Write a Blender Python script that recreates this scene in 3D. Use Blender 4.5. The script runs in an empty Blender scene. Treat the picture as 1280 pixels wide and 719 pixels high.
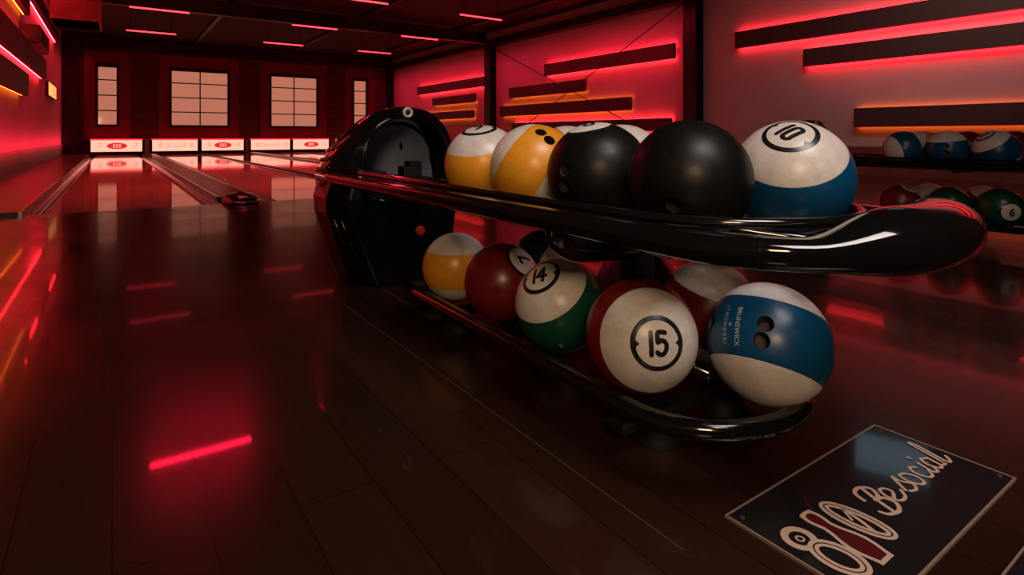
import bpy, bmesh, math, random
from mathutils import Vector, Matrix
random.seed(7)
PI = math.pi
SC = bpy.context.scene
COL = SC.collection
KEEP = []          # set before obj() for meshes whose faces are already turned the right way

# ------------------------------------------------------------------ object helpers
def link(o, parent=None):
    COL.objects.link(o)
    if parent is not None:
        o.parent = parent
    return o

def tag(o, label=None, cat=None, group=None, kind=None):
    if label: o['label'] = label
    if cat: o['category'] = cat
    if group: o['group'] = group
    if kind: o['kind'] = kind
    return o

def thing(name, label, cat, loc=(0, 0, 0), rz=0.0, group=None):
    o = bpy.data.objects.new(name, None)
    o.empty_display_size = 0.05
    o.location = loc
    o.rotation_euler = (0, 0, rz)
    link(o)
    return tag(o, label, cat, group)

def obj(name, bm, mats, parent=None, smooth=False, bevel=0.0, seg=2, angle=35):
    if KEEP: KEEP.pop()
    else: bmesh.ops.recalc_face_normals(bm, faces=bm.faces[:])
    me = bpy.data.meshes.new(name)
    bm.to_mesh(me); bm.free()
    if not isinstance(mats, (list, tuple)): mats = [mats]
    for m in mats: me.materials.append(m)
    if smooth:
        me.shade_smooth()
        if smooth != 'all':
            try: me.set_sharp_from_angle(angle=math.radians(angle))
            except Exception: pass
    o = bpy.data.objects.new(name, me)
    link(o, parent)
    if bevel > 0:
        b = o.modifiers.new('edge', 'BEVEL'); b.width = bevel; b.segments = seg
        b.limit_method = 'ANGLE'; b.angle_limit = math.radians(30); b.harden_normals = False
    return o

def structure(name, bm, mats, **k):
    o = obj(name, bm, mats, **k); o['kind'] = 'structure'; return o

def copy_tree(o, parent=None):
    c = o.copy(); COL.objects.link(c); c.parent = parent
    for ch in list(o.children): copy_tree(ch, c)
    return c

# ------------------------------------------------------------------ mesh helpers
def box(bm, x0, x1, y0, y1, z0, z1, mi=0):
    vs = [bm.verts.new(p) for p in ((x0,y0,z0),(x1,y0,z0),(x1,y1,z0),(x0,y1,z0),(x0,y0,z1),(x1,y0,z1),(x1,y1,z1),(x0,y1,z1))]
    for f in ((0,3,2,1),(4,5,6,7),(0,1,5,4),(1,2,6,5),(2,3,7,6),(3,0,4,7)):
        fc = bm.faces.new([vs[i] for i in f]); fc.material_index = mi

def B(*a):
    bm = bmesh.new(); box(bm, *a); return bm

def sweep(bm, pts, prof, n=20, closed=False, cap=True, up=Vector((0,0,1)), power=2.0):
    """tube along pts; prof = list of (half width, half height) per point"""
    P = [Vector(p) for p in pts]; rings = []
    N = len(P)
    for i in range(N):
        if closed: t = P[(i+1) % N] - P[i-1]
        else: t = P[min(i+1, N-1)] - P[max(i-1, 0)]
        t.normalize()
        s = t.cross(up)
        if s.length < 1e-4: s = t.cross(Vector((0, 1, 0)))
        s.normalize(); u = s.cross(t).normalized()
        a, b = (prof[i] if isinstance(prof, list) else prof)[:2]
        pw = prof[i][2] if isinstance(prof, list) and len(prof[i]) > 2 else power
        ring = []
        for k in range(n):
            th = 2*PI*k/n
            c, si = math.cos(th), math.sin(th)
            cc = math.copysign(abs(c)**(2/pw), c); ss = math.copysign(abs(si)**(2/pw), si)
            ring.append(bm.verts.new(P[i] + s*cc*a + u*ss*b))
        rings.append(ring)
    M = N if closed else N-1
    for i in range(M):
        r0, r1 = rings[i], rings[(i+1) % N]
        for k in range(n):
            bm.faces.new((r0[k], r0[(k+1) % n], r1[(k+1) % n], r1[k]))
    if not closed and cap:
        bm.faces.new(rings[0]); bm.faces.new(list(reversed(rings[-1])))
    return rings

def lathe(bm, prof, c=(0,0,0), n=32):
    rings = []
    for r, z in prof:
        rings.append([bm.verts.new((c[0]+r*math.cos(2*PI*k/n), c[1]+r*math.sin(2*PI*k/n), c[2]+z)) for k in range(n)])
    for a, b in zip(rings, rings[1:]):
        for k in range(n):
            bm.faces.new((a[k], a[(k+1) % n], b[(k+1) % n], b[k]))
    bm.faces.new(list(reversed(rings[0]))); bm.faces.new(rings[-1])

def loft(bm, secs, close_ring=True, cap0=False, cap1=False):
    R = [[bm.verts.new(p) for p in s] for s in secs]
    n = len(R[0])
    for a, b in zip(R, R[1:]):
        for k in range(n if close_ring else n-1):
            bm.faces.new((a[k], a[(k+1) % n], b[(k+1) % n], b[k]))
    if cap0: bm.faces.new(list(reversed(R[0])))
    if cap1: bm.faces.new(R[-1])
    return R

def catmull(pts, k=8):
    P = [Vector(p) for p in pts]; out = []
    for i in range(len(P)-1):
        p0 = P[max(i-1, 0)]; p1 = P[i]; p2 = P[i+1]; p3 = P[min(i+2, len(P)-1)]
        for j in range(k):
            t = j/k
            out.append(0.5*((2*p1)+(p2-p0)*t+(2*p0-5*p1+4*p2-p3)*t*t+(3*p1-p0-3*p2+p3)*t**3))
    out.append(P[-1]); return out

def stroke_flat(bm, pts, w, z, mi=0, k=8, smooth=True, closed=False, ramp=0.0):
    """flat rounded pen stroke in the plane z"""
    P = catmull([(x, y, 0) for x, y in pts], k) if smooth else [Vector((x, y, 0)) for x, y in pts]
    L = []; Rr = []
    N = len(P)
    for i in range(N):
        if closed: t = P[(i+1) % (N-1)] - P[(i-1) % (N-1)] if i in (0, N-1) else P[i+1]-P[i-1]
        else: t = P[min(i+1, N-1)] - P[max(i-1, 0)]
        if t.length < 1e-9: t = Vector((1, 0, 0))
        t.normalize(); s = Vector((-t.y, t.x, 0))*w/2
        zz = z+i*ramp; L.append(bm.verts.new((P[i].x+s.x, P[i].y+s.y, zz))); Rr.append(bm.verts.new((P[i].x-s.x, P[i].y-s.y, zz)))
    for i in range(N-1):
        try:
            f = bm.faces.new((Rr[i], Rr[i+1], L[i+1], L[i])); f.material_index = mi
        except ValueError: pass
    if not closed:
        for e, ze in ((P[0], -.00001), (P[-1], N*ramp+.00002)):
            f = bm.faces.new([bm.verts.new((e.x+w/2*math.cos(2*PI*j/12), e.y+w/2*math.sin(2*PI*j/12), z+ze)) for j in range(12)])
            f.material_index = mi

def text_bm(body, size, spacing=1.0):
    """mesh of a word in Blender's own font, centred, in the XY plane"""
    cu = bpy.data.curves.new('w', 'FONT'); cu.body = body; cu.size = size
    cu.align_x = 'CENTER'; cu.align_y = 'CENTER'; cu.space_character = spacing; cu.resolution_u = 3
    o = bpy.data.objects.new('w', cu); COL.objects.link(o)
    dg = bpy.context.evaluated_depsgraph_get()
    me = bpy.data.meshes.new_from_object(o.evaluated_get(dg))
    bm = bmesh.new(); bm.from_mesh(me)
    bpy.data.objects.remove(o); bpy.data.curves.remove(cu); bpy.data.meshes.remove(me)
    return bm

def merge(dst, src, M=Matrix(), mi=0, fn=None):
    mp = {}
    for v in src.verts:
        p = M @ v.co
        mp[v] = dst.verts.new(fn(p) if fn else p)
    for f in src.faces:
        try:
            nf = dst.faces.new([mp[v] for v in f.verts]); nf.material_index = mi
        except ValueError: pass
    src.free()

# ------------------------------------------------------------------ materials
def new_mat(name):
    m = bpy.data.materials.new(name); m.use_nodes = True
    nt = m.node_tree
    return m, nt, nt.nodes['Principled BSDF']

def inp(b, n, v):
    b.inputs[n].default_value = v

def plain(name, col, rough=0.5, metal=0.0, coat=0.0, spec=0.5, bump=0.0, bscale=60, var=0.0, vscale=8):
    m, nt, b = new_mat(name)
    inp(b, 'Base Color', (*col, 1)); inp(b, 'Roughness', rough); inp(b, 'Metallic', metal)
    inp(b, 'Coat Weight', coat); inp(b, 'Coat Roughness', 0.04); inp(b, 'Specular IOR Level', spec)
    tc = nt.nodes.new('ShaderNodeTexCoord')
    if var > 0:
        n = nt.nodes.new('ShaderNodeTexNoise'); n.inputs['Scale'].default_value = vscale; n.inputs['Detail'].default_value = 5
        nt.links.new(tc.outputs['Object'], n.inputs['Vector'])
        r = nt.nodes.new('ShaderNodeMapRange'); r.inputs[1].default_value = .3; r.inputs[2].default_value = .7
        r.inputs[3].default_value = 1-var; r.inputs[4].default_value = 1+var
        nt.links.new(n.outputs['Fac'], r.inputs[0])
        mx = nt.nodes.new('ShaderNodeVectorMath'); mx.operation = 'SCALE'; mx.inputs[0].default_value = col
        nt.links.new(r.outputs[0], mx.inputs['Scale']); nt.links.new(mx.outputs[0], b.inputs['Base Color'])
    if bump > 0:
        n = nt.nodes.new('ShaderNodeTexNoise'); n.inputs['Scale'].default_value = bscale; n.inputs['Detail'].default_value = 4
        nt.links.new(tc.outputs['Object'], n.inputs['Vector'])
        bp = nt.nodes.new('ShaderNodeBump'); bp.inputs['Strength'].default_value = bump; bp.inputs['Distance'].default_value = .01
        nt.links.new(n.outputs['Fac'], bp.inputs['Height']); nt.links.new(bp.outputs[0], b.inputs['Normal'])
    return m

def emit(name, col, s, base=(0.02, 0.02, 0.02)):
    m, nt, b = new_mat(name)
    inp(b, 'Base Color', (*base, 1)); inp(b, 'Emission Color', (*col, 1)); inp(b, 'Emission Strength', s); inp(b, 'Roughness', .3)
    return m

def boards(name, dark, light, width, length, rough, along='Y', rvar=.06, coat=0.0, gap=.35, bump=.12, spec=.5):
    """strip flooring: every board its own tone, fine grain, thin joints"""
    m, nt, b = new_mat(name); N = nt.nodes.new; Lk = nt.links.new
    tc = N('ShaderNodeTexCoord'); mp = N('ShaderNodeMapping')
    if along == 'Y': mp.inputs['Rotation'].default_value = (0, 0, PI/2)
    Lk(tc.outputs['Object'], mp.inputs['Vector'])
    br = N('ShaderNodeTexBrick'); br.offset = .37; br.inputs['Scale'].default_value = 1.0
    br.inputs['Brick Width'].default_value = length; br.inputs['Row Height'].default_value = width
    br.inputs['Mortar Size'].default_value = .0012; br.inputs['Mortar Smooth'].default_value = .3; br.inputs['Bias'].default_value = 0
    br.inputs['Color1'].default_value = (0, 0, 0, 1); br.inputs['Color2'].default_value = (1, 1, 1, 1); br.inputs['Mortar'].default_value = (.5, .5, .5, 1)
    Lk(mp.outputs[0], br.inputs['Vector'])
    st = N('ShaderNodeMapping'); st.inputs['Scale'].default_value = (1.2, 26, 1); Lk(mp.outputs[0], st.inputs['Vector'])
    gr = N('ShaderNodeTexNoise'); gr.inputs['Scale'].default_value = 3; gr.inputs['Detail'].default_value = 7; gr.inputs['Roughness'].default_value = .6
    Lk(st.outputs[0], gr.inputs['Vector'])
    ad = N('ShaderNodeMath'); ad.operation = 'MULTIPLY_ADD'; ad.inputs[1].default_value = .45; Lk(br.outputs['Color'], ad.inputs[0])
    g2 = N('ShaderNodeMath'); g2.operation = 'MULTIPLY'; g2.inputs[1].default_value = .6; Lk(gr.outputs['Fac'], g2.inputs[0]); Lk(g2.outputs[0], ad.inputs[2])
    cr = N('ShaderNodeMix'); cr.data_type = 'RGBA'; cr.inputs[6].default_value = (*dark, 1); cr.inputs[7].default_value = (*light, 1); Lk(ad.outputs[0], cr.inputs[0])
    jm = N('ShaderNodeMix'); jm.data_type = 'RGBA'; jm.inputs[7].default_value = tuple(c*gap for c in dark)+(1,)
    Lk(br.outputs['Fac'], jm.inputs[0]); Lk(cr.outputs[2], jm.inputs[6]); Lk(jm.outputs[2], b.inputs['Base Color'])
    ln = N('ShaderNodeTexNoise'); ln.inputs['Scale'].default_value = 2.2; ln.inputs['Detail'].default_value = 6; Lk(tc.outputs['Object'], ln.inputs['Vector'])
    rr = N('ShaderNodeMapRange'); rr.inputs[1].default_value = .3; rr.inputs[2].default_value = .7; rr.inputs[3].default_value = max(rough-rvar, .02); rr.inputs[4].default_value = rough+rvar
    Lk(ln.outputs['Fac'], rr.inputs[0]); Lk(rr.outputs[0], b.inputs['Roughness'])
    if bump:
        bp = N('ShaderNodeBump'); bp.inputs['Strength'].default_value = bump; bp.inputs['Distance'].default_value = .002
        Lk(gr.outputs['Fac'], bp.inputs['Height']); Lk(bp.outputs[0], b.inputs['Normal'])
    inp(b, 'Coat Weight', coat); inp(b, 'Coat Roughness', .045); inp(b, 'Specular IOR Level', spec)
    return m

def brick(name):
    m, nt, b = new_mat(name); N = nt.nodes.new; Lk = nt.links.new
    tc = N('ShaderNodeTexCoord'); mp = N('ShaderNodeMapping'); mp.inputs['Rotation'].default_value = (-PI/2, 0, 0)
    Lk(tc.outputs['Object'], mp.inputs['Vector'])
    br = N('ShaderNodeTexBrick'); br.inputs['Scale'].default_value = 1; br.inputs['Brick Width'].default_value = .23; br.inputs['Row Height'].default_value = .076
    br.inputs['Mortar Size'].default_value = .008
    br.inputs['Color1'].default_value = (.065, .042, .04, 1); br.inputs['Color2'].default_value = (.10, .064, .06, 1); br.inputs['Mortar'].default_value = (.05, .04, .04, 1)
    Lk(mp.outputs[0], br.inputs['Vector']); Lk(br.outputs['Color'], b.inputs['Base Color'])
    bp = N('ShaderNodeBump'); bp.invert = True; bp.inputs['Strength'].default_value = .7; bp.inputs['Distance'].default_value = .01
    Lk(br.outputs['Fac'], bp.inputs['Height']); Lk(bp.outputs[0], b.inputs['Normal']); inp(b, 'Roughness', .8)
    return m

WHITE = (.60, .565, .52)
RB = 0.108
def ball_mat(name, col, kind, rough=.22, dark=(.012, .012, .012)):
    """kind 'stripe': white caps, coloured belt; 'solid': coloured with white number spot in a black ring; 'plain'"""
    m, nt, b = new_mat(name); N = nt.nodes.new; Lk = nt.links.new
    tc = N('ShaderNodeTexCoord'); sp = N('ShaderNodeSeparateXYZ'); Lk(tc.outputs['Object'], sp.inputs[0])
    z = N('ShaderNodeMath'); z.operation = 'DIVIDE'; z.inputs[1].default_value = RB; Lk(sp.outputs['Z'], z.inputs[0])
    # worn, speckled white
    n = N('ShaderNodeTexNoise'); n.inputs['Scale'].default_value = 38; n.inputs['Detail'].default_value = 8; n.inputs['Roughness'].default_value = .7
    Lk(tc.outputs['Object'], n.inputs['Vector'])
    w = N('ShaderNodeMapRange'); w.inputs[1].default_value = .35; w.inputs[2].default_value = .62; w.inputs[3].default_value = .80; w.inputs[4].default_value = 1.0
    Lk(n.outputs['Fac'], w.inputs[0])
    vo = N('ShaderNodeTexVoronoi'); vo.inputs['Scale'].default_value = 150; Lk(tc.outputs['Object'], vo.inputs['Vector'])
    sk = N('ShaderNodeMapRange'); sk.inputs[1].default_value = .10; sk.inputs[2].default_value = .2; sk.inputs[3].default_value = .72; sk.inputs[4].default_value = 1
    Lk(vo.outputs['Distance'], sk.inputs[0])
    mu = N('ShaderNodeMath'); mu.operation = 'MULTIPLY'; Lk(w.outputs[0], mu.inputs[0]); Lk(sk.outputs[0], mu.inputs[1])
    wc = N('ShaderNodeVectorMath'); wc.operation = 'SCALE'; wc.inputs[0].default_value = WHITE; Lk(mu.outputs[0], wc.inputs['Scale'])
    cv = N('ShaderNodeMapRange'); cv.inputs[1].default_value = .3; cv.inputs[2].default_value = .7; cv.inputs[3].default_value = .86; cv.inputs[4].default_value = 1.1
    Lk(n.outputs['Fac'], cv.inputs[0])
    cc = N('ShaderNodeVectorMath'); cc.operation = 'SCALE'; cc.inputs[0].default_value = col; Lk(cv.outputs[0], cc.inputs['Scale'])
    mx = N('ShaderNodeMix'); mx.data_type = 'RGBA'
    g = N('ShaderNodeMath'); g.operation = 'GREATER_THAN'
    if kind == 'stripe':
        a = N('ShaderNodeMath'); a.operation = 'ABSOLUTE'; Lk(z.outputs[0], a.inputs[0]); Lk(a.outputs[0], g.inputs[0]); g.inputs[1].default_value = .50
    elif kind == 'solid':
        Lk(z.outputs[0], g.inputs[0]); g.inputs[1].default_value = math.cos(math.radians(25.5))
    else:
        g.inputs[0].default_value = 0; g.inputs[1].default_value = 1
    Lk(g.outputs[0], mx.inputs[0]); Lk(cc.outputs[0], mx.inputs[6]); Lk(wc.outputs[0], mx.inputs[7])
    Lk(mx.outputs[2], b.inputs['Base Color'])
    rr = N('ShaderNodeMapRange'); rr.inputs[1].default_value = .3; rr.inputs[2].default_value = .7; rr.inputs[3].default_value = rough-.05; rr.inputs[4].default_value = rough+.09
    Lk(n.outputs['Fac'], rr.inputs[0]); Lk(rr.outputs[0], b.inputs['Roughness']); inp(b, 'Specular IOR Level', .22 if max(col) < .02 else .42)
    return m

M = {}
M['floor'] = boards('floor_boards', (.011, .0042, .003), (.029, .011, .007), .125, 2.6, .21, rvar=.05, bump=.03, gap=.7, coat=.23, spec=.13)
M['lane'] = boards('lane_boards', (.34, .18, .13), (.52, .31, .24), .027, 1.9, .05, rvar=.01, bump=0, gap=.8)
M['gutter'] = plain('gutter_plastic', (.16, .13, .13), .16)
M['cap'] = plain('capping_board', (.06, .034, .032), .3, var=.2, vscale=6)
M['cap_trim'] = plain('capping_metal', (.35, .3, .3), .2, .9)
M['ceiling'] = plain('ceiling_board', (.012, .007, .007), .8, var=.4, vscale=1.5)
M['steel'] = plain('painted_black_steel', (.008, .008, .009), .45)
M['plaster'] = plain('grey_plaster', (.36, .33, .33), .75, bump=.06, bscale=30, var=.06, vscale=1.2)
M['brick'] = brick('dark_brick')
M['render_panel'] = plain('window_surround_paint', (.16, .05, .06), .7, var=.08, vscale=3)
M['beam'] = plain('dark_timber_beam', (.045, .026, .024), .55, var=.15, vscale=12)
M['gloss'] = plain('gloss_black_moulding', (.0045, .0042, .0045), .10, coat=.9, spec=.15)
M['pedestal'] = plain('satin_black_moulding', (.004, .004, .004), .26, coat=.25, spec=.2)
M['tube'] = plain('gloss_black_tube', (.005, .0045, .0045), .13, coat=.6)
M['rubber'] = plain('black_rubber', (.0045, .0045, .0045), .6, spec=.3)
M['chrome'] = plain('chrome', (.7, .7, .7), .12, 1.0)
M['liner'] = plain('grey_blue_liner', (.25, .30, .46), .45, var=.06)
M['red_button'] = plain('red_button_plastic', (.55, .03, .02), .35)
M['badge'] = plain('pearl_badge', (.62, .5, .5), .25, .2)
M['ink'] = plain('black_ink', (.008, .008, .009), .3)
M['silver_ink'] = plain('silver_ink', (.42, .42, .40), .4)
M['hole'] = plain('finger_hole_lining', (.03, .02, .016), .5)
M['red_led'] = emit('red_light_strip', (1, .016, .026), 60)
M['orange_led'] = emit('amber_light_strip', (1, .13, .012), 11)
M['red_tube'] = emit('red_ceiling_tube', (1, .03, .045), 5)
M['red_tube_bright'] = emit('bright_red_ceiling_tube', (1, .008, .04), 140)
M['mask_led'] = emit('mask_light_strip', (1, .012, .03), 8)
M['sign_face'] = emit('lit_sign_face', (1, .33, .24), 1.75, (.4, .4, .4))
M['sign_red'] = emit('lit_sign_red_print', (.8, .02, .03), 1.0)
M['sign_line'] = emit('lit_sign_pale_print', (.9, .22, .16), 1.3)
M['pane'] = emit('dusk_window_glass', (.50, .165, .105), .98); inp(M['pane'].node_tree.nodes['Principled BSDF'], 'Roughness', .06)
M['frame'] = plain('black_window_steel', (.006, .005, .005), .5)
M['amber_sign'] = emit('amber_lit_face', (1, .50, .13), 1.1)
M['amber_print'] = emit('amber_lit_print', (.9, .22, .05), .8)
M['timber'] = plain('brown_timber', (.32, .15, .09), .55, var=.25, vscale=4)
M['dark_timber'] = plain('dark_red_brown_timber', (.13, .05, .035), .5, var=.25, vscale=4)
M['glassy'] = plain('grey_green_glass_front', (.30, .38, .31), .16, .6)
M['panelbox'] = plain('dark_brown_casing', (.05, .03, .028), .5)
M['dado'] = boards('dado_boards', (.09, .05, .05), (.22, .12, .12), .16, .5, .55, along='X', bump=.3)
M['plate'] = plain('smoked_plate', (.012, .011, .012), .09, coat=.8)
M['plate_edge'] = plain('pale_plate_edge', (.22, .16, .125), .3)
M['cream'] = plain('cream_print', (.50, .36, .28), .4)
M['deepred'] = plain('dark_red_print', (.065, .006, .006), .35)
M['line'] = plain('aluminium_seam', (.07, .05, .042), .4, .3)
M['pit'] = plain('pit_black', (.004, .004, .004), .9)
M['curtain'] = plain('pale_divider_post', (.30, .22, .20), .5)

# ------------------------------------------------------------------ room
XL, XR, YB, ZC = -1.26, 9.5, 22.5, 3.75
YF = -6.0
FOUL = 5.66
bm = bmesh.new(); box(bm, XL-.2, XR+.2, YF, FOUL, -.12, 0)
structure('floor', bm, M['floor'])
structure('floor_lane_bed', B(XL-.2, XR+.2, FOUL, YB+.2, -.2, -.09), M['pit'])
structure('ceiling', B(XL-.2, XR+.2, YF, YB+.2, ZC, ZC+.1), M['ceiling'])
structure('wall_left', B(XL-.2, XL, YF, YB+.2, -.1, ZC), M['plaster'])
structure('wall_right', B(XR, XR+.2, YF, YB+.2, -.1, ZC), M['plaster'])
structure('wall_front', B(XL-.2, XR+.2, YF-.2, YF, -.1, ZC), M['plaster'])

# back wall built round four window openings
WIN = [(-.41, .17, 1), (1.60, 3.40, 2), (4.76, 6.49, 2), (7.86, 8.45, 1)]
WZ0, WZ1 = .92, 2.88
bm = bmesh.new()
xs = XL-.2
for a, b_, _ in WIN:
    box(bm, xs, a, YB, YB+.25, -.1, ZC); xs = b_
box(bm, xs, XR+.2, YB, YB+.25, -.1, ZC)
for a, b_, _ in WIN:
    box(bm, a, b_, YB, YB+.25, -.1, WZ0); box(bm, a, b_, YB, YB+.25, WZ1, ZC)
structure('wall_back', bm, M['brick'])
for i, (a, b_, nc) in enumerate(WIN):
    m0 = .32
    bm = bmesh.new()
    y0, y1 = YB-.03, YB
    box(bm, a-m0, a, y0, y1, .47, WZ1+.42); box(bm, b_, b_+m0, y0, y1, .47, WZ1+.42)
    box(bm, a, b_, y0, y1, .47, WZ0); box(bm, a, b_, y0, y1, WZ1, WZ1+.42)
    structure('trim_%d' % (i+1), bm, M['render_panel'])
    w = structure('window_%d' % (i+1), B(a, b_, YB+.06, YB+.075, WZ0, WZ1), M['pane'])
    bm = bmesh.new(); t = .05
    box(bm, a-.02, a+t, YB-.05, YB+.1, WZ0-.03, WZ1+.03); box(bm, b_-t, b_+.02, YB-.05, YB+.1, WZ0-.03, WZ1+.03)
    box(bm, a+t, b_-t, YB-.05, YB+.1, WZ0-.03, WZ0+t); box(bm, a+t, b_-t, YB-.05, YB+.1, WZ1-.09, WZ1+.03)
    obj('window_frame', bm, M['frame'], w)
    bm = bmesh.new(); s = .018
    for k in range(1, 4):
        zz = WZ0 + (WZ1-WZ0)*k/4
        box(bm, a+t, b_-t, YB+.03, YB+.09, zz-s, zz+s)
    if nc == 2:
        box(bm, (a+b_)/2-s, (a+b_)/2+s, YB+.03, YB+.09, WZ0+t, WZ1-.09)
    obj('glazing_bars', bm, M['frame'], w)

# skirting / dado
structure('baseboard_left', B(XL, XL+.035, 4.0, YB, 0, .36), M['dado'])
structure('baseboard_right', B(XR-.03, XR, YF, YB, 0, .44), M['dark_timber'])
# corner pier at the far left, steel columns down the right wall, eaves and cross beams
structure('column_corner', B(XL, -.82, YB-.3, YB, 0, ZC), M['steel'])
for i, y in enumerate((22.42, 14.74, 7.33, -.1)):
    bm = bmesh.new(); h = .15
    x0, x1 = XR-.24, XR
    box(bm, x0, x0+.02, y-h, y+h, 0, 3.45); box(bm, x1-.02, x1, y-h, y+h, 0, 3.45); box(bm, x0+.02, x1-.02, y-.012, y+.012, 0, 3.45)
    structure('column_%d' % (i+1), bm, M['steel'])
bm = bmesh.new(); box(bm, XR-.26, XR, YF, YB, 3.27, 3.47); structure('beam_right', bm, M['steel'])
for i, y in enumerate((22.3, 14.74, 7.33)):
    bm = bmesh.new()
    box(bm, XL, XR-.26, y-.09, y+.09, 3.36, 3.38); box(bm, XL, XR-.26, y-.09, y+.09, 3.66, 3.68); box(bm, XL, XR-.26, y-.01, y+.01, 3.38, 3.66)
    structure('beam_%d' % (i+1), bm, M['steel'])
for i, x in enumerate((-.4, 2.3, 5.4, 8.3)):
    structure('beam_%d' % (i+4), B(x-.05, x+.05, 2.0, YB, 3.68, ZC), M['steel'])

# ------------------------------------------------------------------ lanes
LC = [.12, 1.78, 3.16, 4.82, 6.20, 7.86]
WORD = ['seven', 'eight', 'nine', 'ten', 'eleven', 'twelve']
LNO = ['7', '8', '9', '10', '11', '12']
HW = .52; GW = .155
where = ['beside the left wall, ending at the sign seven', 'right of the first wide capping, ending at sign eight', 'next lane right of lane eight, ending at sign nine', 'right of the second wide capping, ending at sign ten', 'mostly behind the black hood, ending at sign eleven', 'hidden behind the hood nearest the right wall']
for i, x in enumerate(LC):
    t = thing('bowling_lane', 'polished maple bowling lane ' + where[i], 'bowling lane', (x, FOUL, 0))
    obj('lane_boards', B(-HW, HW, 0, YB-FOUL-.3, -.085, 0), M['lane'], t)
    for s in (-1, 1):
        bm = bmesh.new(); a = []; n = 10
        L = YB-FOUL-.3
        for y in (0, L):
            row = []
            for k in range(n+1):
                th = PI*k/n
                row.append((s*(HW+GW/2) - GW/2*math.cos(th), y, -.075*math.sin(th)-.004))
            a.append(row)
        loft(bm, a, close_ring=False)
        obj('gutter', bm, M['gutter'], t, smooth='all')
def capping(name, label, x0, x1, cat='lane divider', s0=0.0):
    t = thing(name, label, cat, ((x0+x1)/2, FOUL, 0))
    h = (x1-x0)/2
    obj('capping_board', B(-h, h, s0, YB-FOUL-.3, -.085, .03), M['cap'], t, bevel=.01)
    for s in (-1, 1):
        obj('edge_strip', B(s*h-.012, s*h+.012, s0, YB-FOUL-.3, -.085, .036), M['cap_trim'], t)
    return t
capping('lane_capping', 'long low capping between the left wall and lane seven', XL+.036, LC[0]-HW-GW-.012)
capping('lane_capping', 'wide low capping between lanes seven and eight', LC[0]+HW+GW+.012, LC[1]-HW-GW-.012, s0=.37)
capping('lane_capping', 'wide low capping between lanes nine and ten', LC[2]+HW+GW+.012, LC[3]-HW-GW-.012, s0=.37)
capping('lane_capping', 'wide low capping between lanes eleven and twelve', LC[4]+HW+GW+.012, LC[5]-HW-GW-.012)
for k, (a, b_) in enumerate(((1, 2), (3, 4))):
    x0, x1 = LC[a]+HW+GW, LC[b_]-HW-GW
    m_ = (x0+x1)/2
    tag(obj('gutter_divider', B(m_-.012, m_+.012, FOUL, YB-.3, -.085, .02), M['steel']), 'thin black strip between the gutters of lanes %s' % ('eight and nine', 'ten and eleven')[k], 'lane divider')
tag(obj('lane_capping', B(LC[5]+HW+GW+.012, XR-.03, FOUL, YB-.3, -.085, .03), M['cap']), 'low capping between lane twelve and the right wall', 'lane divider')

# ball return covers where the cappings meet the approach
def cover(x, label):
    t = thing('return_cover', label, 'ball return cover', (x, FOUL, 0))
    bm = bmesh.new(); secs = []
    for y, w, h in ((-.16, .03, .02), (-.13, .10, .055), (-.02, .145, .085), (.12, .15, .09), (.30, .12, .07), (.36, .05, .04)):
        secs.append([(w*math.cos(PI*k/14), y, .0 + h*math.sin(PI*k/14)) for k in range(15)])
    loft(bm, secs, close_ring=False, cap0=True, cap1=True)
    obj('shell', bm, M['pedestal'], t, smooth=True)
    bm = bmesh.new(); sweep(bm, [(-.145, -.02, .012), (-.1, -.145, .012), (0, -.175, .012), (.1, -.145, .012), (.145, -.02, .012)], (.012, .012), n=10)
    obj('base_rim', bm, M['tube'], t, smooth='all')
cover(.96, 'small black humped cover at the end of the capping beside lane seven')
cover(4.0, 'small black humped cover at the end of the capping beside lane ten')

# ------------------------------------------------------------------ lane mask signs
SIGN_W = [(-.56, .82), (1.06, 2.40), (2.49, 3.83), (4.04, 5.40), (5.48, 6.82), (7.08, 8.45)]
def script_strokes():
    return [[(.012,.052),(.02,.07),(.04,.074),(.055,.062),(.045,.046),(.028,.042)], [(.028,.042),(.045,.038),(.048,.02),(.03,.008),(.008,.013),(.002,.024)], [(.043,.070),(.032,.045),(.020,.010)],
            [(.055,.025),(.075,.036),(.074,.048),(.062,.05),(.054,.035),(.06,.018),(.078,.018),(.092,.03)],
            [(.098,.025),(.122,.056),(.120,.042),(.128,.026),(.115,.016),(.102,.02)],
            [(.150,.048),(.138,.05),(.131,.035),(.137,.018),(.15,.017),(.158,.032),(.150,.048)],
            [(.188,.045),(.178,.05),(.168,.037),(.172,.019),(.185,.017),(.196,.027)],
            [(.207,.048),(.199,.022),(.208,.017),(.216,.028)], [(.2115,.062),(.2125,.066)],
            [(.238,.044),(.226,.05),(.216,.035),(.222,.018),(.234,.023),(.241,.048),(.235,.022),(.246,.018)],
            [(.248,.024),(.268,.082),(.274,.078),(.257,.024),(.262,.016),(.276,.028)]]
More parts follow.
